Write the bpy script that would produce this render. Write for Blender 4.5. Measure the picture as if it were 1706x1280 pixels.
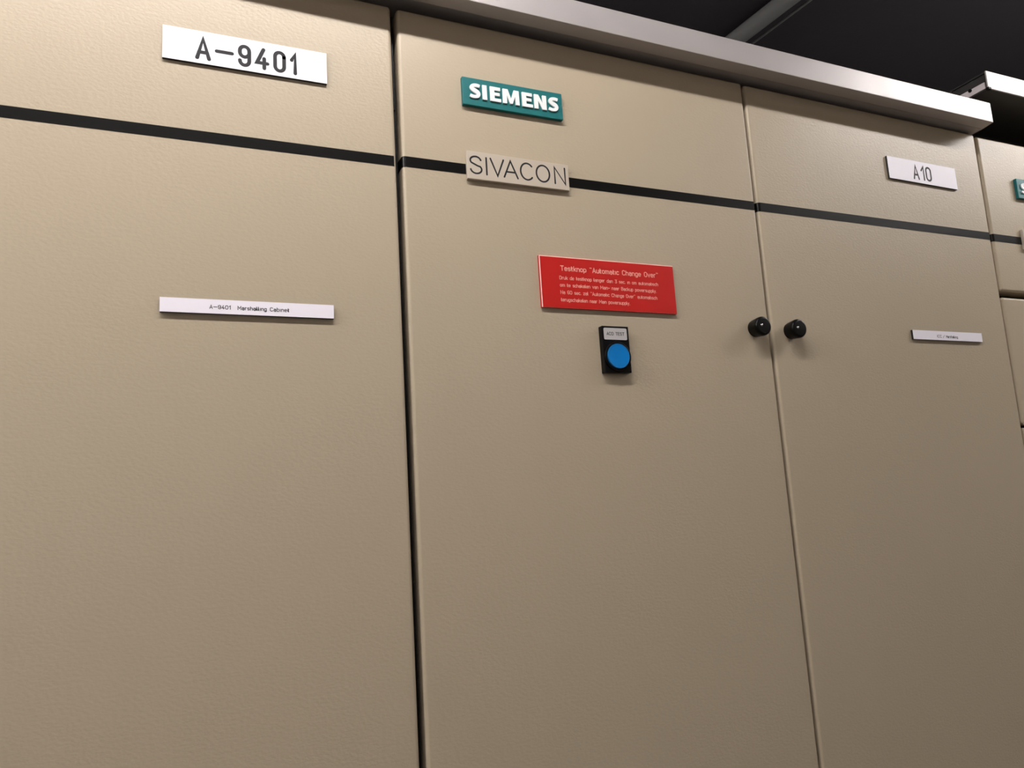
import bpy, bmesh, math
from mathutils import Vector, Matrix
C = bpy.context.scene.collection
SC = bpy.context.scene
for o in list(bpy.data.objects):
    bpy.data.objects.remove(o)

# ------------------------------------------------------------------ camera, world, exposure
H0 = 2.05                      # height of the black stripe (local z = 0) above the floor
yaw, pitch, roll = 0.4204143739842266, 0.15600022814991377, -0.0609162226386607
F = Vector((math.sin(yaw)*math.cos(pitch), math.cos(yaw)*math.cos(pitch), math.sin(pitch)))
r0 = Vector((math.cos(yaw), -math.sin(yaw), 0)); u0 = r0.cross(F)
Rv = math.cos(roll)*r0 + math.sin(roll)*u0
Uv = -math.sin(roll)*r0 + math.cos(roll)*u0
cam_d = bpy.data.cameras.new('camera'); cam = bpy.data.objects.new('camera', cam_d); C.objects.link(cam)
cam_d.sensor_fit = 'HORIZONTAL'; cam_d.sensor_width = 36.0
cam_d.lens = 36.0*1282.8443717/1706.0
cam_d.clip_start = 0.01
M = Matrix((( Rv.x, Uv.x, -F.x, -0.1780174), (Rv.y, Uv.y, -F.y, -0.6168917), (Rv.z, Uv.z, -F.z, H0-0.3095358), (0, 0, 0, 1)))
cam.matrix_world = M
SC.camera = cam

w = bpy.data.worlds.new('world'); SC.world = w; w.use_nodes = True
w.node_tree.nodes['Background'].inputs[0].default_value = (1.0, 0.95, 0.95, 1)
w.node_tree.nodes['Background'].inputs[1].default_value = 0.0
SC.view_settings.view_transform = 'Standard'
SC.view_settings.look = 'None'
SC.view_settings.exposure = 0.0
SC.view_settings.gamma = 1.0
SC.view_settings.use_curve_mapping = False
TUBE_POWER_A = 104.0
TUBE_POWER_B = 110.0
FILL_POWER_C = 215.0  # unseen fill tube, added to brighten from the left
LAMPS = [(-0.55, 0.20, TUBE_POWER_A), (1.04, 2.15, TUBE_POWER_B), (-2.00, -0.85, FILL_POWER_C)]     # x from, x to of each tube; the last is added fill
LAMP_Y, LAMP_Z = -0.43, 0.505

# ------------------------------------------------------------------ materials
def mat(name, col, rough=0.5, metal=0.0, spec=0.5):
    m = bpy.data.materials.new(name); m.use_nodes = True
    b = m.node_tree.nodes['Principled BSDF']
    b.inputs['Base Color'].default_value = (*col, 1)
    b.inputs['Roughness'].default_value = rough
    b.inputs['Metallic'].default_value = metal
    b.inputs['Specular IOR Level'].default_value = spec
    return m

def nodes(m): return m.node_tree.nodes, m.node_tree.links, m.node_tree.nodes['Principled BSDF']

def add_bump(m, scale, strength, dist, detail=2.0, stretch=(1, 1, 1)):
    n, l, b = nodes(m)
    tc = n.new('ShaderNodeTexCoord'); mp = n.new('ShaderNodeMapping'); mp.inputs['Scale'].default_value = stretch
    nz = n.new('ShaderNodeTexNoise'); nz.inputs['Scale'].default_value = scale; nz.inputs['Detail'].default_value = detail
    bp = n.new('ShaderNodeBump'); bp.inputs['Strength'].default_value = strength; bp.inputs['Distance'].default_value = dist
    l.new(tc.outputs['Object'], mp.inputs['Vector']); l.new(mp.outputs[0], nz.inputs['Vector'])
    l.new(nz.outputs['Fac'], bp.inputs['Height']); l.new(bp.outputs[0], b.inputs['Normal'])

paint = mat('beige_textured_paint', (0.455, 0.384, 0.280), 0.36, 0, 0.36)
add_bump(paint, 470, 0.34, 0.0005, 1.5, (0.62, 1, 1))
body_paint = mat('beige_body_paint', (0.43, 0.37, 0.27), 0.5)
black_band = mat('black_plastic_band', (0.0025, 0.0024, 0.0023), 0.28, 0, 0.22)
black_rubber = mat('black_rubber', (0.0025, 0.0025, 0.0025), 0.5, 0, 0.15)
black_plastic = mat('black_moulded_plastic', (0.0022, 0.0022, 0.0026), 0.35, 0, 0.14)
knob_plastic = mat('black_knob_plastic', (0.0018, 0.0018, 0.0018), 0.34, 0, 0.16)
glint_metal = mat('knob_cap_glint', (0.8, 0.8, 0.8), 0.2, 1.0)  # lamp glint on the knob cap, put in as bright metal
white_lam = mat('white_engraving_laminate', (0.92, 0.89, 0.97), 0.45)
black_core = mat('black_laminate_core', (0.012, 0.011, 0.010), 0.5)
ink = mat('engraved_black', (0.012, 0.012, 0.014), 0.6, 0, 0.25)
red_lam = mat('red_engraving_laminate', (0.50, 0.010, 0.007), 0.45, 0, 0.3)
red_core = mat('white_core_of_red_laminate', (0.85, 0.55, 0.48), 0.5)
red_text = mat('engraved_pale_text', (0.90, 0.36, 0.30), 0.55)
teal = mat('teal_badge_plastic', (0.009, 0.135, 0.140), 0.45, 0, 0.3)
badge_white = mat('white_raised_letters', (0.90, 0.93, 0.92), 0.4)
greige = mat('pale_beige_badge_plastic', (0.52, 0.452, 0.368), 0.45)
blue = mat('blue_button_plastic', (0.0006, 0.19, 0.56), 0.4, 0, 0.2)
blue_rim = mat('blue_button_rim_plastic', (0.004, 0.14, 0.38), 0.4)
silver_lbl = mat('silver_label_insert', (0.52, 0.50, 0.50), 0.4, 0.0)
dark_metal_and_shade = mat('dark_metal_cover_shade', (0.03, 0.028, 0.027), 0.5)  # dark fittings; also carries the shade of the second roof cover
off_white = mat('off_white_flange_paint', (0.75, 0.68, 0.68), 0.4)
rail_grey = mat('grey_conduit_paint', (0.20, 0.20, 0.195), 0.35)
white_enamel = mat('white_enamel', (0.8, 0.8, 0.8), 0.4)

zinc = mat('galvanised_steel', (0.45, 0.42, 0.415), 0.40, 0.22)
def zinc_nodes(m):
    n, l, b = nodes(m)
    tc = n.new('ShaderNodeTexCoord')
    mp = n.new('ShaderNodeMapping'); mp.inputs['Scale'].default_value = (1, 1, 0.04)
    nz = n.new('ShaderNodeTexNoise'); nz.inputs['Scale'].default_value = 420; nz.inputs['Detail'].default_value = 2
    l.new(tc.outputs['Object'], mp.inputs[0]); l.new(mp.outputs[0], nz.inputs['Vector'])
    n2 = n.new('ShaderNodeTexNoise'); n2.inputs['Scale'].default_value = 28; n2.inputs['Detail'].default_value = 3
    l.new(tc.outputs['Object'], n2.inputs['Vector'])
    mr = n.new('ShaderNodeMapRange'); mr.inputs['From Min'].default_value = 0.3; mr.inputs['From Max'].default_value = 0.7
    mr.inputs['To Min'].default_value = 0.36; mr.inputs['To Max'].default_value = 0.43
    l.new(n2.outputs['Fac'], mr.inputs['Value']); l.new(mr.outputs[0], b.inputs['Roughness'])
    n3 = n.new('ShaderNodeTexNoise'); n3.inputs['Scale'].default_value = 14; n3.inputs['Detail'].default_value = 2
    l.new(tc.outputs['Object'], n3.inputs['Vector'])
    cr = n.new('ShaderNodeValToRGB'); c0 = b.inputs['Base Color'].default_value
    cr.color_ramp.elements[0].position = 0.2; cr.color_ramp.elements[0].color = (c0[0]*.95, c0[1]*.95, c0[2]*.95, 1)
    cr.color_ramp.elements[1].position = 0.8; cr.color_ramp.elements[1].color = (c0[0]*1.03, c0[1]*1.03, c0[2]*1.03, 1)
    l.new(n3.outputs['Fac'], cr.inputs[0]); l.new(cr.outputs[0], b.inputs['Base Color'])
    bp = n.new('ShaderNodeBump'); bp.inputs['Strength'].default_value = 0.12; bp.inputs['Distance'].default_value = 0.0004
    l.new(nz.outputs['Fac'], bp.inputs['Height']); l.new(bp.outputs[0], b.inputs['Normal'])
zinc_nodes(zinc)

ceil_m = mat('dark_ceiling_paint', (0.035, 0.031, 0.036), 0.7); add_bump(ceil_m, 60, 0.3, 0.002)
wall_m = mat('grey_wall_paint', (0.31, 0.288, 0.266), 0.8); add_bump(wall_m, 80, 0.2, 0.002)
backwall_m = mat('dark_back_wall_paint', (0.03, 0.028, 0.03), 0.8); add_bump(backwall_m, 80, 0.2, 0.002)
floor_m = mat('grey_floor_vinyl', (0.36, 0.33, 0.30), 0.45); add_bump(floor_m, 40, 0.1, 0.001)

def emission(name, col, strength):
    m = bpy.data.materials.new(name); m.use_nodes = True
    n = m.node_tree.nodes; l = m.node_tree.links
    n.remove(n['Principled BSDF'])
    e = n.new('ShaderNodeEmission'); e.inputs[0].default_value = (*col, 1); e.inputs[1].default_value = strength
    l.new(e.outputs[0], n['Material Output'].inputs[0])
    return m

# ------------------------------------------------------------------ helpers (local z = 0 is the stripe)
def bx(bm, x0, x1, y0, y1, z0, z1, mi=0):
    v = [bm.verts.new((x, y, z)) for x in (x0, x1) for y in (y0, y1) for z in (z0, z1)]
    fs = []
    for q in ((0, 1, 3, 2), (4, 6, 7, 5), (0, 4, 5, 1), (2, 3, 7, 6), (0, 2, 6, 4), (1, 5, 7, 3)):
        f = bm.faces.new([v[i] for i in q]); f.material_index = mi; fs.append(f)
    return fs

def rbox(x0, x1, y0, y1, z0, z1, r=0.001, seg=3):
    bm = bmesh.new(); bx(bm, x0, x1, y0, y1, z0, z1)
    if r > 0:
        bmesh.ops.bevel(bm, geom=list(bm.edges), offset=r, segments=seg, profile=0.5, affect='EDGES', clamp_overlap=True)
    return bm

def obj(name, bm, mats, parent=None, smooth=False, label=None):
    bmesh.ops.recalc_face_normals(bm, faces=bm.faces)
    me = bpy.data.meshes.new(name); bm.to_mesh(me); bm.free()
    if not isinstance(mats, (list, tuple)): mats = [mats]
    for m in mats: me.materials.append(m)
    if smooth:
        for p in me.polygons: p.use_smooth = True
        me.set_sharp_from_angle(angle=math.radians(40))
    o = bpy.data.objects.new(name, me); C.objects.link(o)
    if smooth:
        wn = o.modifiers.new('weighted_normals', 'WEIGHTED_NORMAL'); wn.weight = 100; wn.keep_sharp = True
    if parent is not None: o.parent = parent
    if label: o['label'] = label
    return o

def thing(name, label, cat, loc=(0, 0, 0), group=None):
    o = bpy.data.objects.new(name, None); C.objects.link(o); o.location = loc
    o['label'] = label; o['category'] = cat
    if group: o['group'] = group
    return o

def tag(o, label, cat, group=None):
    o['label'] = label; o['category'] = cat
    if group: o['group'] = group
    return o

def struct(name, bm, m):
    o = obj(name, bm, m); o['kind'] = 'structure'; return o

def dup(src, parent, off):
    c = src.copy(); C.objects.link(c); c.parent = parent; c.location = Vector(src.location) + Vector(off)
    for ch in list(src.children):
        d = ch.copy(); C.objects.link(d); d.parent = c
    return c

def tube(bm, p0, p1, r, n=16, mi=0, cap=True):
    p0 = Vector(p0); p1 = Vector(p1); d = (p1-p0).normalized()
    a = d.orthogonal().normalized(); b = d.cross(a)
    ra = [bm.verts.new(p0 + r*(math.cos(t)*a + math.sin(t)*b)) for t in [2*math.pi*i/n for i in range(n)]]
    rb = [bm.verts.new(p1 + r*(math.cos(t)*a + math.sin(t)*b)) for t in [2*math.pi*i/n for i in range(n)]]
    for i in range(n):
        f = bm.faces.new((ra[i], ra[(i+1) % n], rb[(i+1) % n], rb[i])); f.material_index = mi
    if cap:
        bm.faces.new(ra[::-1]).material_index = mi; bm.faces.new(rb).material_index = mi

def lathe_y(bm, cx, cz, prof, n=40, mi=0):
    """surface of revolution about an axis along y; prof = [(radius, y)]; faces towards -y"""
    rings = []
    for r, y in prof:
        if r <= 1e-7: rings.append([bm.verts.new((cx, y, cz))])
        else: rings.append([bm.verts.new((cx + r*math.cos(2*math.pi*i/n), y, cz + r*math.sin(2*math.pi*i/n))) for i in range(n)])
    for A, B in zip(rings, rings[1:]):
        for i in range(n):
            j = (i+1) % n
            if len(A) == 1 and len(B) == 1: continue
            if len(A) == 1: f = bm.faces.new((A[0], B[i], B[j]))
            elif len(B) == 1: f = bm.faces.new((A[i], B[0], A[j]))
            else: f = bm.faces.new((A[i], B[i], B[j], A[j]))
            f.material_index = mi

# ---- lettering: stroke font, cap height 1
def arc(cx, cy, rx, ry, a0, a1, n=10):
    return [(cx + rx*math.cos(math.radians(a0 + (a1-a0)*i/n)), cy + ry*math.sin(math.radians(a0 + (a1-a0)*i/n))) for i in range(n+1)]
XH = 0.68
def _g():
    g = {}
    W = 0.48; r = W/2
    g['A'] = (0.50, [[(0, 0), (0.25, 1), (0.50, 0)], [(0.08, 0.31), (0.42, 0.31)]])
    g['-'] = (0.70, [[(0, 0.5), (0.70, 0.5)]])
    g['_'] = (0.36, [[(0, 0.45), (0.36, 0.45)]])
    g['9'] = (W, [[(W, 0.66)] + arc(r, 1-r, r, r, 0, 180)[0:] + [(0, 0.68)] + arc(r, 0.44+r, r, r, 180, 330), [(W, 1-r), (W, r)] + arc(r, r, r, r, 0, -180)])
    g['4'] = (W, [[(0.30, 1), (0, 0.27), (W, 0.27)], [(0.33, 0.52), (0.33, 0)]])
    g['0'] = (W, [arc(r, 1-r, r, r, 0, 180) + arc(r, r, r, r, 180, 360) + [(W, 1-r)]])
    g['O'] = g['0']
    g['1'] = (0.26, [[(0, 0.70), (0.24, 1), (0.24, 0)]])
    g['3'] = (W, [[(0, 1), (W, 1), (0.2, 0.58)] + arc(r, 0.29, r, 0.29, 90, -150)])
    g['6'] = (W, [arc(r, 1-r, r, r, 20, 180) + [(0, r)] + arc(r, r, r, r, 180, 540)])
    g['M'] = (0.62, [[(0, 0), (0, 1), (0.31, 0.35), (0.62, 1), (0.62, 0)]])
    g['N'] = (0.54, [[(0, 0), (0, 1), (0.54, 0), (0.54, 1)]])
    g['B'] = (W, [[(0, 0), (0, 1), (0.25, 1)] + arc(0.25, 0.76, 0.22, 0.24, 90, -90) + [(0, 0.52)], [(0.25, 0.52)] + arc(0.25, 0.26, 0.23, 0.26, 90, -90) + [(0, 0)]])
    g['D'] = (W, [[(0, 0), (0, 1), (0.22, 1)] + arc(0.22, 0.74, 0.26, 0.26, 90, 0) + arc(0.22, 0.26, 0.26, 0.26, 0, -90) + [(0, 0)]])
    g['C'] = (W, [arc(r, 1-r, r, r, 20, 180) + arc(r, r, r, r, 180, 340)])
    g['T'] = (0.50, [[(0, 1), (0.5, 1)], [(0.25, 1), (0.25, 0)]])
    g['E'] = (0.42, [[(0.42, 1), (0, 1), (0, 0), (0.42, 0)], [(0, 0.52), (0.36, 0.52)]])
    g['S'] = (W, [arc(r, 0.76, r, 0.24, 20, 180) + arc(r, 0.76, r, 0.24, 180, 270, 5)[1:] + arc(r, 0.26, r, 0.26, 90, -160)])
    g['I'] = (0.02, [[(0.01, 0), (0.01, 1)]])
    g['/'] = (0.40, [[(0, -0.05), (0.40, 1.05)]])
    g['.'] = (0.04, [[(0.0, 0.02), (0.03, 0.02)]])
    g['"'] = (0.30, [[(0.03, 1.02), (0.05, 0.93)], [(0.25, 1.02), (0.27, 0.93)]])
    w_ = 0.40; q = w_/2
    g['a'] = (w_, [arc(q, XH-q, q, q, 150, 0) + [(w_, 0)], [(w_, 0.40), (0.16, 0.40)] + arc(0.16, 0.20, 0.16, 0.20, 90, 270) + [(0.25, 0)] + arc(0.24, 0.16, 0.16, 0.16, -90, 0, 4)])
    g['b'] = (w_, [[(0, 1), (0, 0)], [(0, XH-q)] + arc(q, XH-q, q, q, 180, 0) + arc(q, q, q, q, 0, -180)])
    g['c'] = (w_*0.92, [arc(q, XH-q, q, q, 30, 180) + arc(q, q, q, q, 180, 330)])
    g['d'] = (w_, [[(w_, 1), (w_, 0)], [(w_, XH-q)] + arc(q, XH-q, q, q, 0, 180) + arc(q, q, q, q, 180, 360)])
    g['e'] = (w_, [[(0, 0.35), (w_, 0.35), (w_, XH-q)] + arc(q, XH-q, q, q, 0, 180) + arc(q, q, q, q, 180, 320)])
    g['g'] = (w_, [[(w_, XH), (w_, -0.08)] + arc(q, -0.08, q, 0.2, 0, -150), [(w_, XH-q)] + arc(q, XH-q, q, q, 0, 180) + arc(q, q, q, q, 180, 360)])
    g['h'] = (w_, [[(0, 1), (0, 0)], [(0, XH-q)] + arc(q, XH-q, q, q, 180, 0) + [(w_, 0)]])
    g['i'] = (0.03, [[(0.015, XH), (0.015, 0)]])
    g['k'] = (w_*0.95, [[(0, 1), (0, 0)], [(w_*0.9, XH), (0, 0.25)], [(0.13, 0.36), (w_*0.95, 0)]])
    g['l'] = (0.15, [[(0.0, 1), (0.0, 0.12)] + arc(0.13, 0.13, 0.13, 0.13, 180, 270, 4)])
    g['m'] = (0.60, [[(0, XH), (0, 0)], [(0, XH-0.15)] + arc(0.15, XH-0.15, 0.15, 0.15, 180, 0) + [(0.30, 0)], [(0.30, XH-0.15)] + arc(0.45, XH-0.15, 0.15, 0.15, 180, 0) + [(0.60, 0)]])
    g['n'] = (w_, [[(0, XH), (0, 0)], [(0, XH-q)] + arc(q, XH-q, q, q, 180, 0) + [(w_, 0)]])
    g['o'] = (w_, [arc(q, XH-q, q, q, 0, 180) + arc(q, q, q, q, 180, 360) + [(w_, XH-q)]])
    g['p'] = (w_, [[(0, XH), (0, -0.28)], [(0, XH-q)] + arc(q, XH-q, q, q, 180, 0) + arc(q, q, q, q, 0, -180)])
    g['r'] = (0.27, [[(0, XH), (0, 0)], [(0, XH-q)] + arc(q, XH-q, q, q, 180, 70)])
    g['s'] = (w_*0.92, [arc(q*.92, XH-.17, q*.92, 0.17, 30, 180) + arc(q*.92, XH-.17, q*.92, 0.17, 180, 270, 4)[1:] + arc(q*.92, 0.17, q*.92, 0.17, 90, -150)])
    g['t'] = (0.26, [[(0.06, 0.95), (0.06, 0.12)] + arc(0.19, 0.13, 0.13, 0.13, 180, 280, 4), [(0, XH), (0.24, XH)]])
    g['u'] = (w_, [[(0, XH), (0, q)] + arc(q, q, q, q, 180, 360) + [(w_, XH)], [(w_, q), (w_, 0)]])
    g['v'] = (w_, [[(0, XH), (q, 0), (w_, XH)]])
    g['w'] = (0.60, [[(0, XH), (0.15, 0), (0.30, XH*.9), (0.45, 0), (0.60, XH)]])
    g['y'] = (w_, [[(0, XH), (q, 0.02)], [(w_, XH), (0.10, -0.28)]])
    g['z'] = (w_*.9, [[(0, XH), (w_*.9, XH), (0, 0), (w_*.9, 0)]])
    g[' '] = (0.34, [])
    return g
GLYPH = _g()

_lift = [0.0]
def stroke(bm, pts, hw, y, round_cap=True, wfun=None):
    """flat ribbon along pts (x, z) facing -y with mitred bends"""
    P = [Vector((p[0], p[1])) for p in pts]
    Q = [P[0]]
    for p in P[1:]:
        if (p-Q[-1]).length > 1e-7: Q.append(p)
    P = Q
    if len(P) < 2: return
    _lift[0] = (_lift[0] + 1.5e-6) % 6e-5
    y = y - _lift[0]
    L = []; Rr = []
    for i, p in enumerate(P):
        d0 = (p-P[i-1]).normalized() if i > 0 else (P[1]-P[0]).normalized()
        d1 = (P[i+1]-p).normalized() if i < len(P)-1 else d0
        t = d0 + d1
        t = t.normalized() if t.length > 1e-4 else d0
        n = Vector((-t.y, t.x)); c = max(0.45, n.dot(Vector((-d1.y, d1.x))))
        h = (hw if wfun is None else hw*wfun(i/(len(P)-1)))/c
        L.append(p+n*h); Rr.append(p-n*h)
    vl = [bm.verts.new((a.x, y, a.y)) for a in L]; vr = [bm.verts.new((a.x, y, a.y)) for a in Rr]
    for i in range(len(P)-1):
        bm.faces.new((vl[i], vl[i+1], vr[i+1], vr[i]))
    if round_cap:
        for p, d, a, b in ((P[0], (P[0]-P[1]).normalized(), vr[0], vl[0]), (P[-1], (P[-1]-P[-2]).normalized(), vl[-1], vr[-1])):
            n = Vector((-d.y, d.x)); fan = []
            for k in range(1, 6):
                t = math.pi*k/6
                # a sits at -n for the end direction seen from p, sweep through d to the other side
                s = (Vector((a.co.x, a.co.z))-p)/hw
                v = p + hw*(math.cos(t)*s + math.sin(t)*d)
                fan.append(bm.verts.new((v.x, y, v.y)))
            bm.faces.new([a] + fan + [b])

def write(bm, text, x0, x1, z0, cap, sw, y, gap=0.17, slope=0.0):
    """stroke text fitted between x0 and x1 on baseline z0"""
    adv = 0; place = []
    for ch in text:
        gw, st = GLYPH[ch]
        place.append((adv, st)); adv += gw + gap
    adv -= gap
    sx = (x1-x0-sw)/adv; sz = cap-sw
    for a, st in place:
        for s in st:
            stroke(bm, [(x0+sw/2+(a+p[0])*sx, z0+sw/2+p[1]*sz + slope*(a+p[0])*sx) for p in s], sw/2, y)

def write_at(bm, items, z0, cap, sw, y):
    for ch, x0, x1 in items:
        gw, st = GLYPH[ch]
        sx = (x1-x0-sw)/gw; sz = cap-sw
        for s in st:
            stroke(bm, [(x0+sw/2+p[0]*sx, z0+sw/2+p[1]*sz) for p in s], sw/2, y)

def plate(x0, x1, z0, z1, t, ztr=None, face=0.00015, name='name_plate', mats=None, parent=None, label=None, dz=0.0):
    """two layer engraving plate: core slab + thin face layer; dz = drop of the right end"""
    bm = bmesh.new()
    bx(bm, x0, x1, -t+face, 0, z0, z1, 1)
    fs = bx(bm, x0, x1, -t, -t+face, z0, z1, 0)
    for f in fs:
        pass
    bm.normal_update()
    for v in bm.verts:
        v.co.z -= dz*(v.co.x-x0)/(x1-x0)
    return obj(name, bm, mats, parent, label=label)

# ------------------------------------------------------------------ room
OFF = (0, 0, H0)
def room_box(name, x0, x1, y0, y1, z0, z1, m):
    bm = bmesh.new(); bx(bm, x0, x1, y0, y1, z0, z1); return struct(name, bm, m)
X0, X1, YF, YB, ZC = -3.2, 4.2, -1.35, 1.25, H0+0.80
room_box('floor', X0-.1, X1+.1, YF-.1, YB+.1, -0.1, 0.0, floor_m)
room_box('ceiling', X0-.1, X1+.1, YF-.1, YB+.1, ZC, ZC+0.1, ceil_m)
room_box('wall_back', X0-.1, X1+.1, YB, YB+.1, 0, ZC, backwall_m)
room_box('wall_front', X0-.1, X1+.1, YF-.1, YF, 0, ZC, wall_m)
room_box('wall_left', X0-.1, X0, YF, YB, 0, ZC, wall_m)
room_box('wall_right', X1, X1+.1, YF, YB, 0, ZC, wall_m)

# ------------------------------------------------------------------ cabinets
RAD = 0.0034
def door_mesh(x0, x1, z0, z1, th=0.024, r=RAD, drop=0.0):
    bm = rbox(x0, x1, 0.0, th, z0, z1, r, 6)
    for v in bm.verts:                      # the top edge follows the slightly sloping roof cover
        if v.co.z > z1-0.02: v.co.z -= drop*(v.co.x-x0)/(x1-x0)
    return bm

def band_mesh(x0, x1, z0, z1, th=0.024, r=RAD, wrap_right=False, e=0.0003):
    """plastic band that follows the rounded left edge of the door"""
    bm = bmesh.new()
    prof = [(x0-e, th*0.9)]
    prof += [(x0+r-(r+e)*math.cos(t), r-(r+e)*math.sin(t)) for t in [math.pi/2*i/8 for i in range(9)]]
    prof += [(x1-0.0022, -e)]
    if wrap_right:
        prof = prof[:-1] + [(x1-r+(r+e)*math.sin(t), r-(r+e)*math.cos(t)) for t in [math.pi/2*i/8 for i in range(9)]] + [(x1+e, th*0.9)]
    inner = [(x+0.0008*0, y) for x, y in prof]
    va = [bm.verts.new((x, y, z0)) for x, y in prof]; vb = [bm.verts.new((x, y, z1)) for x, y in prof]
    for i in range(len(prof)-1):
        bm.faces.new((va[i], va[i+1], vb[i+1], vb[i]))
    # inner skin so that the band has thickness
    k = 0.0006
    cx = (x0+x1)/2
    wa = [bm.verts.new((min(max(x, x0+k), x1-k) if i == 0 else x + (k if x < x0+r*0.6 else 0), y+(k if i > 1 else 0), z0)) for i, (x, y) in enumerate(prof)]
    wb = [bm.verts.new((v.co.x, v.co.y, z1)) for v in wa]
    for i in range(len(prof)-1):
        bm.faces.new((wa[i], wb[i], wb[i+1], wa[i+1]))
        bm.faces.new((va[i], wa[i], wa[i+1], va[i+1])); bm.faces.new((vb[i], vb[i+1], wb[i+1], wb[i]))
    bm.faces.new((va[0], vb[0], wb[0], wa[0])); bm.faces.new((va[-1], wa[-1], wb[-1], vb[-1]))
    return bm

GROUP = 'beige switchgear cabinets standing side by side'
def cabinet(x0, x1, ztop, label):
    t = thing('switchgear_cabinet', label, 'cabinet', OFF, GROUP)
    bm = bmesh.new()
    bx(bm, x0+0.001, x1-0.001, 0.030, 0.60, -H0+0.10, ztop-0.012)
    obj('body', bm, body_paint, t)
    bm = bmesh.new(); bx(bm, x0+0.004, x1-0.004, 0.05, 0.58, -H0, -H0+0.10); obj('plinth', bm, black_rubber, t)
    bm = bmesh.new(); bx(bm, x0+0.02, x1-0.02, 0.0235, 0.0305, -H0+0.14, ztop-0.03)
    obj('door_seal', bm, black_rubber, t)
    return t

def knob(cx, cz, parent):
    bm = bmesh.new()
    prof = [(0.0, 0.001), (0.0086, 0.001), (0.0086, -0.0015), (0.0092, -0.0022), (0.0102, -0.0110), (0.0101, -0.0128), (0.0096, -0.0141), (0.0088, -0.0148), (0.0076, -0.0151), (0.0, -0.0153)]
    lathe_y(bm, cx, cz, prof, 48)
    glint = [(0.0014, -0.0150)] + [(0.0014*math.cos(math.pi/2*i/6), -0.0153-0.0009*math.sin(math.pi/2*i/6)) for i in range(7)]  # small metal dome standing in for the lamp's glint on the cap
    lathe_y(bm, cx-0.0033, cz+0.0004, glint, 16, 1)
    o = obj('lock_knob', bm, [knob_plastic, glint_metal], parent, smooth=True)
    return o

# cabinet with the A-9401 plate
c1 = cabinet(-0.640, 0.0010, 0.1435, 'beige steel cabinet with the white A-9401 plates, leftmost in the row')
d1 = obj('door', door_mesh(-0.638, 0.0, -H0+0.11, 0.1500, drop=0.0062), paint, c1, True)
obj('black_stripe', band_mesh(-0.638, 0.0, -0.0107, -0.0013), black_band, d1, True, 'black horizontal stripe')
bm = bmesh.new(); bx(bm, 0.0006, 0.0032, 0.008, 0.030, -H0+0.12, 0.139); bx(bm, 0.0004, 0.0022, 0.0045, 0.009, 0.045, 0.070)  # long black strip put in for the gap's shade; short piece of seal
obj('seal_and_gap_shade', bm, black_rubber, c1)

p = plate(-0.1876, -0.0592, 0.0556, 0.0838, 0.0026, mats=[white_lam, black_core], parent=c1, label='white A-9401 name plate')
bm = bmesh.new()
write_at(bm, [('A', -0.1637, -0.1517), ('-', -0.1490, -0.1342), ('9', -0.1312, -0.1208), ('4', -0.1178, -0.1064), ('0', -0.1034, -0.0930), ('1', -0.0899, -0.0838)], 0.0586, 0.0198, 0.0031, -0.00263)
obj('lettering', bm, ink, p)
p = plate(-0.1875, -0.0584, -0.1510, -0.1398, 0.0032, mats=[white_lam, black_core], parent=c1, label='narrow white plate, marshalling cabinet')
bm = bmesh.new()
write(bm, 'A-9401', -0.1528, -0.1374, -0.1474, 0.0033, 0.00052, -0.00323, 0.22)
write(bm, 'Marshalling', -0.1325, -0.1108, -0.1474, 0.0033, 0.00052, -0.00323, 0.22)
write(bm, 'Cabinet', -0.1084, -0.0934, -0.1474, 0.0033, 0.00052, -0.00323, 0.22)
obj('lettering', bm, ink, p)

# cabinet with the red notice and the test button
c2 = cabinet(0.0055, 0.4010, 0.1405, 'beige steel cabinet with the red notice and the blue push button')
d2 = obj('door', door_mesh(0.0056, 0.4000, -H0+0.11, 0.1433, drop=0.0036), paint, c2, True)
obj('black_stripe', band_mesh(0.0056, 0.4000, -0.0098, 0.0), black_band, d2, True, 'black horizontal stripe')
knob(0.3793, -0.1424, d2)

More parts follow.
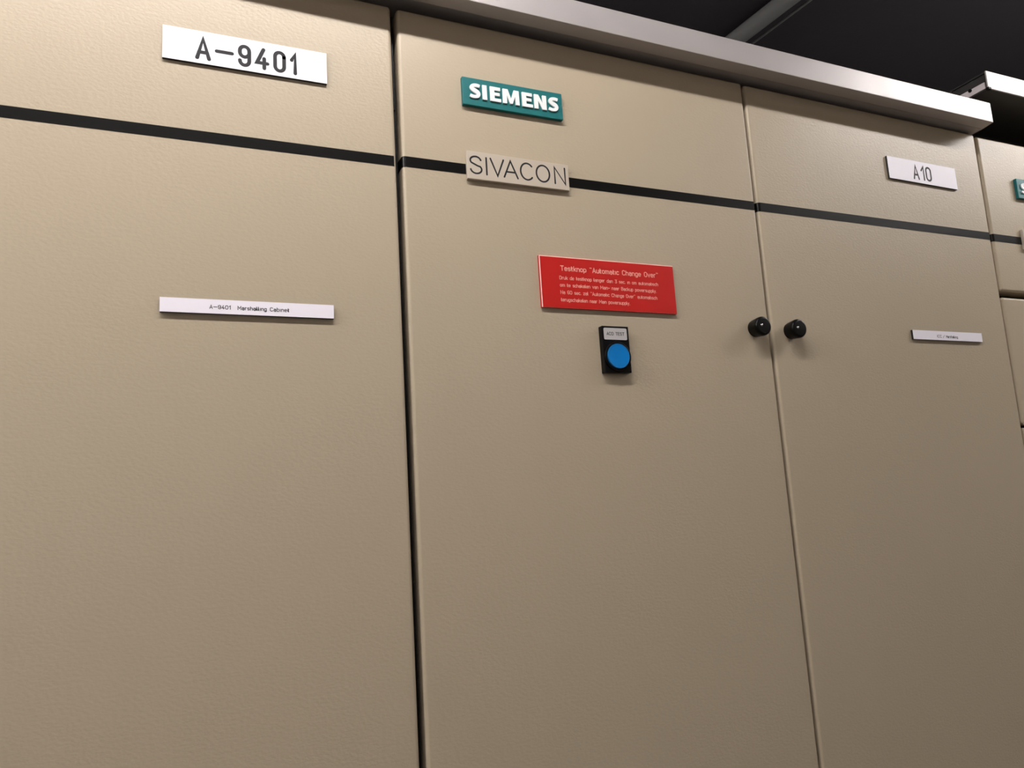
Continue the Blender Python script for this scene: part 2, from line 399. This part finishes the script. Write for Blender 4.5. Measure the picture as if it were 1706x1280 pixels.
def teal_badge(parent, dx=0.0, dz=0.0):
    bm = rbox(0.0642+dx, 0.1676+dx, -0.0042, 0.0, 0.0570+dz, 0.0844+dz, 0.0004, 2)
    p = obj('maker_badge', bm, teal, parent, label='teal badge with raised white letters')
    bm = bmesh.new()
    z0 = 0.0638+dz; h = 0.0146
    def poly(pts, ox):
        bm.faces.new([bm.verts.new(((ox+a)/1000+dx, -0.0056, z0+b/1000)) for a, b in pts])
    hh = h*1000
    def E(ox, wd):
        poly([(0, 0), (0, hh), (wd-.5, hh), (wd-.5, hh-3.2), (4.4, hh-3.2), (4.4, 9.1), (wd-1.2, 9.1), (wd-1.2, 6.1), (4.4, 6.1), (4.4, 3.2), (wd, 3.2), (wd, 0)], ox)
    def S(ox, wd):
        k = wd/11.2
        ctl = [(10.4, 12.5), (8.4, 13.0), (6.2, 13.05), (4.0, 12.5), (2.5, 11.3), (2.45, 9.7), (3.8, 8.5), (6.0, 7.5), (8.0, 6.4), (8.9, 5.0), (8.7, 3.4), (7.5, 2.2), (5.6, 1.65), (3.2, 1.65), (.6, 2.4)]
        pts = []
        for i in range(len(ctl)-1):
            p0 = ctl[max(i-1, 0)]; p1 = ctl[i]; p2 = ctl[i+1]; p3 = ctl[min(i+2, len(ctl)-1)]
            for s in range(4):
                t = s/4
                pts.append(tuple(0.5*((2*p1[c]) + (-p0[c]+p2[c])*t + (2*p0[c]-5*p1[c]+4*p2[c]-p3[c])*t*t + (-p0[c]+3*p1[c]-3*p2[c]+p3[c])*t**3) for c in (0, 1)))
        pts.append(ctl[-1])
        stroke(bm, [((ox+a*k)/1000+dx, z0+b/1000) for a, b in pts], 0.00178, -0.0056+_lift[0]+1.5e-6, False, lambda t: 0.9+0.32*math.exp(-((t-.5)/.16)**2))
    S(70.4, 11.3)
    poly([(0, 0), (0, hh), (4.4, hh), (4.4, 0)], 83.5)
    E(91.1, 10.9)
    poly([(0, 0), (.3, hh), (5.4, hh), (8.55, 5.4), (11.7, hh), (16.8, hh), (17.1, 0), (13.0, 0), (12.8, 8.6), (9.9, .4), (7.2, .4), (4.3, 8.6), (4.1, 0)], 103.9)
    E(124.0, 11.0)
    poly([(0, 0), (0, hh), (4.5, hh), (8.8, 6.2), (8.8, hh), (12.9, hh), (12.9, 0), (8.5, 0), (4.1, 8.4), (4.1, 0)], 136.8)
    S(151.7, 11.2)
    bmesh.ops.remove_doubles(bm, verts=bm.verts, dist=1e-6)
    r = bmesh.ops.extrude_face_region(bm, geom=list(bm.faces))
    for v in [g for g in r['geom'] if isinstance(g, bmesh.types.BMVert)]: v.co.y = -0.0041
    obj('lettering', bm, badge_white, p)
    return p
badge = teal_badge(c2)

def series_badge(parent):
    bm = rbox(0.0648, 0.1690, -0.0040, -0.0003, -0.0153, 0.0118, 0.0004, 2)
    for v in bm.verts: v.co.z -= 0.0012*(v.co.x-0.0648)/0.104 if v.co.z > 0 else 0.0
    p = obj('series_badge', bm, greige, parent, label='pale beige badge with thin black letters')
    bm = bmesh.new(); sw = 0.00165; y = -0.00404; z0 = -0.0105; cap = 0.0180
    def put(strokes, a, b):
        for s in strokes:
            stroke(bm, [((a + sw/2 + u*(b-a-sw)), z0 + sw/2 + v*(cap-sw)) for u, v in s], sw/2, y)
    sS = [arc(.5, .74, .47, .26, 15, 100, 8) + arc(.5, .76, .5, .24, 100, 215, 10) + [(.35, .545), (.65, .46)] + arc(.5, .255, .5, .255, 40, -95, 14) + arc(.5, .27, .5, .27, -95, -170, 8)]
    put(sS, 0.0672, 0.0796)
    put([[(.5, 0), (.5, 1)]], 0.0831, 0.0844)
    put([[(0, 1), (.5, 0), (1, 1)]], 0.0871, 0.1018)
    put([[(0, 0), (.5, 1), (1, 0)], [(.17, .33), (.83, .33)]], 0.1003, 0.1157)
    put([arc(.52, .5, .52, .5, 42, 318, 28)], 0.1173, 0.1318)
    put([arc(.5, .5, .5, .5, 0, 360, 36)], 0.1336, 0.1490)
    put([[(0, 0), (0, 1), (1, 0), (1, 1)]], 0.1530, 0.1656)
    obj('lettering', bm, ink, p)
    return p
sbadge = series_badge(c2)

# red notice
def chamfer_plate(x0, x1, z0, z1, t, ch, name, mats, parent, label):
    bm = bmesh.new()
    q = lambda y, e: [bm.verts.new((a, y, b)) for a, b in ((x0+e, z0+e), (x1-e, z0+e), (x1-e, z1-e), (x0+e, z1-e))]
    A, B, Cc = q(0, 0), q(-t+ch*0.55, 0), [bm.verts.new((a, -t, b)) for a, b in ((x0+ch, z0+.0001), (x1-.0001, z0+.0001), (x1-.0001, z1-ch), (x0+ch, z1-ch))]
    for P, Q, mi in ((A, B, 0), (B, Cc, 1)):  # sides take the red: shade of the pale core put into colour
        for k in range(4): bm.faces.new((P[k], P[(k+1) % 4], Q[(k+1) % 4], Q[k])).material_index = mi
    bm.faces.new(A[::-1]).material_index = 1; bm.faces.new(Cc).material_index = 0
    return obj(name, bm, mats, parent, label=label)
p = chamfer_plate(0.1315, 0.2807, -0.1317, -0.0820, 0.0030, 0.0008, 'notice_plate', [red_lam, red_core], c2, 'red notice plate with pale Dutch text')
bm = bmesh.new(); ty = -0.00303
LN = [('Testknop "Automatic Change Over"', 0.1530, 0.2623, -0.0958, 0.0053, 0.00085, 0.19),
      ('Druk de testknop langer dan 3 sec. in om automatisch', 0.1514, 0.2612, -0.1043, 0.0036, 0.00055, 0.17),
      ('om te schakelen van Main_ naar Backup powersupply.', 0.1514, 0.2585, -0.1113, 0.0036, 0.00055, 0.17),
      ('Na 60 sec. zal "Automatic Change Over" automatisch', 0.1514, 0.2588, -0.1183, 0.0036, 0.00055, 0.17),
      ('terugschakelen naar Main powersupply.', 0.1514, 0.2266, -0.1254, 0.0036, 0.00055, 0.17)]
for s, a, b, z, cp, sw, gp in LN: write(bm, s, a, b, z, cp, sw, ty, gp)
obj('lettering', bm, red_text, p)

# test push button
bm = rbox(0.1906, 0.2197, -0.0067, 0.0, -0.1927, -0.1479, 0.0006, 2)
pb = obj('push_button', bm, black_plastic, c2, label='black push button unit with blue cap')
bm = bmesh.new()
def rrect(x0, x1, z0, z1, r, y):
    pts = arc(x1-r, z1-r, r, r, 0, 90, 6) + arc(x0+r, z1-r, r, r, 90, 180, 6) + arc(x0+r, z0+r, r, r, 180, 270, 6) + arc(x1-r, z0+r, r, r, 270, 360, 6)
    return [bm.verts.new((a, y, b)) for a, b in pts]
f = bm.faces.new(rrect(0.1922, 0.2173, -0.1612, -0.1499, 0.0013, -0.00705))
r = bmesh.ops.extrude_face_region(bm, geom=[f])
for v in [g for g in r['geom'] if isinstance(g, bmesh.types.BMVert)]: v.co.y = -0.0066
for ff in bm.faces: ff.material_index = 0
n0 = len(bm.faces)
write(bm, 'ACO TEST', 0.1950, 0.2146, -0.1571, 0.0033, 0.00048, -0.00708, 0.17)
bm.faces.ensure_lookup_table()
for ff in bm.faces[n0:]: ff.material_index = 1
obj('button_label', bm, [silver_lbl, ink], pb, label='silver label reading ACO TEST')
bm = bmesh.new()
cx, cz = 0.2052, -0.1773
lathe_y(bm, cx, cz, [(0.0143, -0.0066), (0.0143, -0.0078), (0.0138, -0.0084), (0.0126, -0.0086), (0.0122, -0.0080), (0.0122, -0.0066)], 48)
obj('button_collar', bm, black_plastic, pb, True)
bm = bmesh.new()
lathe_y(bm, cx, cz, [(0.0119, -0.0066), (0.0119, -0.0092), (0.0116, -0.0096), (0.0110, -0.0096)], 48, 1)
lathe_y(bm, cx, cz, [(0.0110, -0.0096), (0.0105, -0.0094), (0.0, -0.0092)], 48, 0)
obj('button_cap', bm, [blue, blue_rim], pb, True, 'blue round button cap')

# cabinet with the A10 plate
c3 = cabinet(0.4032, 0.7852, 0.1345, 'beige steel cabinet with the white A10 plate, right of the red notice')
d3 = obj('door', door_mesh(0.4034, 0.7845, -H0+0.11, 0.1390, drop=0.0036), paint, c3, True)
obj('black_stripe', band_mesh(0.4034, 0.7845, -0.0100, 0.0), black_band, d3, True, 'black horizontal stripe')
knob(0.4275, -0.1432, d3)
p = plate(0.6115, 0.7315, 0.0528, 0.0812, 0.0026, mats=[white_lam, black_core], parent=c3, label='white A10 name plate', dz=0.0014)
bm = bmesh.new()
write_at(bm, [('A', 0.6532, 0.6640), ('1', 0.6672, 0.6738), ('0', 0.6757, 0.6860)], 0.0560, 0.0194, 0.0024, -0.00263)
obj('lettering', bm, ink, p)
p = plate(0.6123, 0.7325, -0.1464, -0.1354, 0.0028, mats=[white_lam, black_core], parent=c3, label='narrow white plate with tiny text')
bm = bmesh.new()
write(bm, 'ICC', 0.6525, 0.6605, -0.1434, 0.0033, 0.00048, -0.00283, 0.2)
write(bm, '/', 0.6625, 0.6655, -0.1434, 0.0033, 0.00048, -0.00283, 0.2)
write(bm, 'Marshalling', 0.6676, 0.6885, -0.1434, 0.0033, 0.00048, -0.00283, 0.2)
obj('lettering', bm, ink, p)

# cabinet with stacked compartment doors at the right edge
c4 = cabinet(0.7882, 1.1900, 0.1335, 'beige steel cabinet with stacked compartment doors, cut off at right edge')
d4 = obj('top_panel', door_mesh(0.7884, 1.1890, -0.0772, 0.1335), paint, c4, True)
obj('black_stripe', band_mesh(0.7884, 1.1890, -0.0110, -0.0010), black_band, d4, True, 'black horizontal stripe')
z = -0.0853
comp = obj('compartment_door', door_mesh(0.7878, 1.1890, -0.1632, 0.0), paint, c4, True)
comp.location = (0, 0, z)
for k in range(1, 11):
    dup(comp, c4, (0, 0, -0.1675*k))
b4 = dup(badge, c4, (0.7850, 0, -0.0042))
s4 = dup(sbadge, c4, (0.7800, 0, -0.0028))

# ------------------------------------------------------------------ galvanised roof edge over the cabinets
def sweep_profile(bm, xa, xb, prof_a, prof_b, mi=0):
    va = [bm.verts.new((xa + (p[2] if len(p) > 2 else 0), p[0], p[1])) for p in prof_a]
    vb = [bm.verts.new((xb + (p[2] if len(p) > 2 else 0), p[0], p[1])) for p in prof_b]
    n = len(va)
    for i in range(n): bm.faces.new((va[i], va[(i+1) % n], vb[(i+1) % n], vb[i])).material_index = mi
    bm.faces.new(va[::-1]).material_index = mi; bm.faces.new(vb).material_index = mi
def zl(x): return 0.1440 - 0.0108*(x-0.09)        # lower front edge
def zu(x): return 0.1689 - 0.0110*(x-0.27)        # upper front edge
bm = bmesh.new(); xa, xb = -0.72, 0.7800
def cover_prof(x, dx):
    a, c = zl(x), zu(x)
    dep = 0.0010 if dx else 0.0125
    pts = [(-0.030, a, 0), (-0.0125, a+.0002, 0.005), (-0.0105, a+dep, 0.005), (0.032, a+dep, 0.008), (0.032, a+.0005, 0.008), (0.50, a+.0005, 0.01), (0.50, c, 0.01), (-0.030, c, 0)]
    return [(y, z, d*dx) for y, z, d in pts]
sweep_profile(bm, xa, xb, cover_prof(xa, 0), cover_prof(xb, 1))
bmesh.ops.bevel(bm, geom=list(bm.edges), offset=0.0008, segments=2, profile=0.5, affect='EDGES')
o = obj('roof_cover', bm, zinc, None, True); o.location = OFF
tag(o, 'long grey galvanised roof cover overhanging the cabinets on the left', 'metal cover')

t = thing('roof_cover', 'bright roof cover with open end at upper right, above the rightmost cabinet', 'metal cover', OFF)
XS = 0.7685; D2 = -0.038; zb, zt = 0.1772, 0.2018
bm = rbox(XS, 1.30, D2, D2+0.002, zb, zt, 0.0006, 2); obj('front_plate', bm, zinc, t)
bm = bmesh.new(); bx(bm, XS+0.001, 1.30, D2+0.002, 0.40, zb+0.0002, zb+0.0022); obj('bottom_plate', bm, dark_metal_and_shade, t)  # underside shade put into the dark colour
bm = bmesh.new(); bx(bm, XS+0.001, 1.30, D2+0.002, 0.40, zt-0.0022, zt-0.0004); obj('top_plate', bm, dark_metal_and_shade, t)
bm = bmesh.new(); bx(bm, XS+0.0005, XS+0.0020, D2+0.0045, 0.40, zb+0.0022, zb+0.0108); obj('end_flange', bm, off_white, t, label='pale end flange')
bm = bmesh.new(); bx(bm, XS+0.0030, XS+0.0050, D2+0.004, 0.40, zb+0.0022, zt-0.0022); obj('interior_shade_plate', bm, dark_metal_and_shade, t)  # dark sheet in place of the hollow, shaded interior
for yy, zz in ((D2+0.0235, zb+0.0092),):
    bm = bmesh.new(); tube(bm, (XS-0.0012, yy, zz), (XS+0.001, yy, zz), 0.0021, 14); obj('screw', bm, black_rubber, t)
bm = bmesh.new(); bx(bm, XS+0.03, 1.18, 0.06, 0.38, 0.1215, zb+0.0004); obj('support_frame', bm, dark_metal_and_shade, t)
bm = rbox(XS-0.0006, XS+0.0050, D2-0.0008, D2+0.0035, zb-0.001, zb+0.0022, 0.0004, 1); obj('corner_clip', bm, black_rubber, t)

# ------------------------------------------------------------------ conduit under the ceiling
t = thing('ceiling_conduit', 'grey round conduit with thin rail running along the dark ceiling', 'conduit', (1.072, 0.70, ZC))
bm = bmesh.new(); tube(bm, (0.1456, -2.0, -0.022), (-0.040, 0.549, -0.022), 0.020, 24); obj('pipe', bm, rail_grey, t, True)
bm = bmesh.new(); tube(bm, (0.1976, -2.0, -0.022), (0.012, 0.549, -0.022), 0.0035, 12); obj('rail', bm, rail_grey, t, True)
for yy in (-1.6, -0.5, 0.5):
    xo = 0.040 - 0.0728*(yy+0.55)
    bm = rbox(xo-0.026, xo+0.058, yy-0.012, yy+0.012, -0.0190, 0.0, 0.001, 1); obj('clamp', bm, dark_metal_and_shade, t)

# ------------------------------------------------------------------ the aisle's fluorescent lamps, plus one added fill tube on the left
for i, (xa, xb, pw) in enumerate(LAMPS):
    xm = (xa+xb)/2; hl = (xb-xa)/2
    t = thing('fluorescent_lamp', ('short bare tube lamp hanging before the red notice cabinet', 'long bare tube lamp hanging before the rightmost cabinet', 'added fill tube lamp hanging unseen before the left end of the row')[i], 'lamp', (xm, LAMP_Y, H0+LAMP_Z), 'tube lamps over the aisle')
    bm = rbox(-hl-0.03, hl+0.03, -0.03, 0.03, 0.035, 0.085, 0.003, 2); obj('housing', bm, white_enamel, t)
    bm = bmesh.new(); tube(bm, (-hl, 0, 0), (hl, 0, 0), 0.013, 12); obj('tube', bm, emission('tube_glow', (1.0, 0.95, 0.93), pw), t)
    for s in (-1, 1):
        bm = rbox(s*(hl+0.012)-0.012, s*(hl+0.012)+0.012, -0.016, 0.016, -0.018, 0.04, 0.002, 2); obj('end_cap', bm, white_enamel, t)
        bm = bmesh.new(); tube(bm, (s*hl*0.7, 0, 0.08), (s*hl*0.7, 0, 0.80-LAMP_Z), 0.003, 8); obj('hanger_rod', bm, dark_metal_and_shade, t)
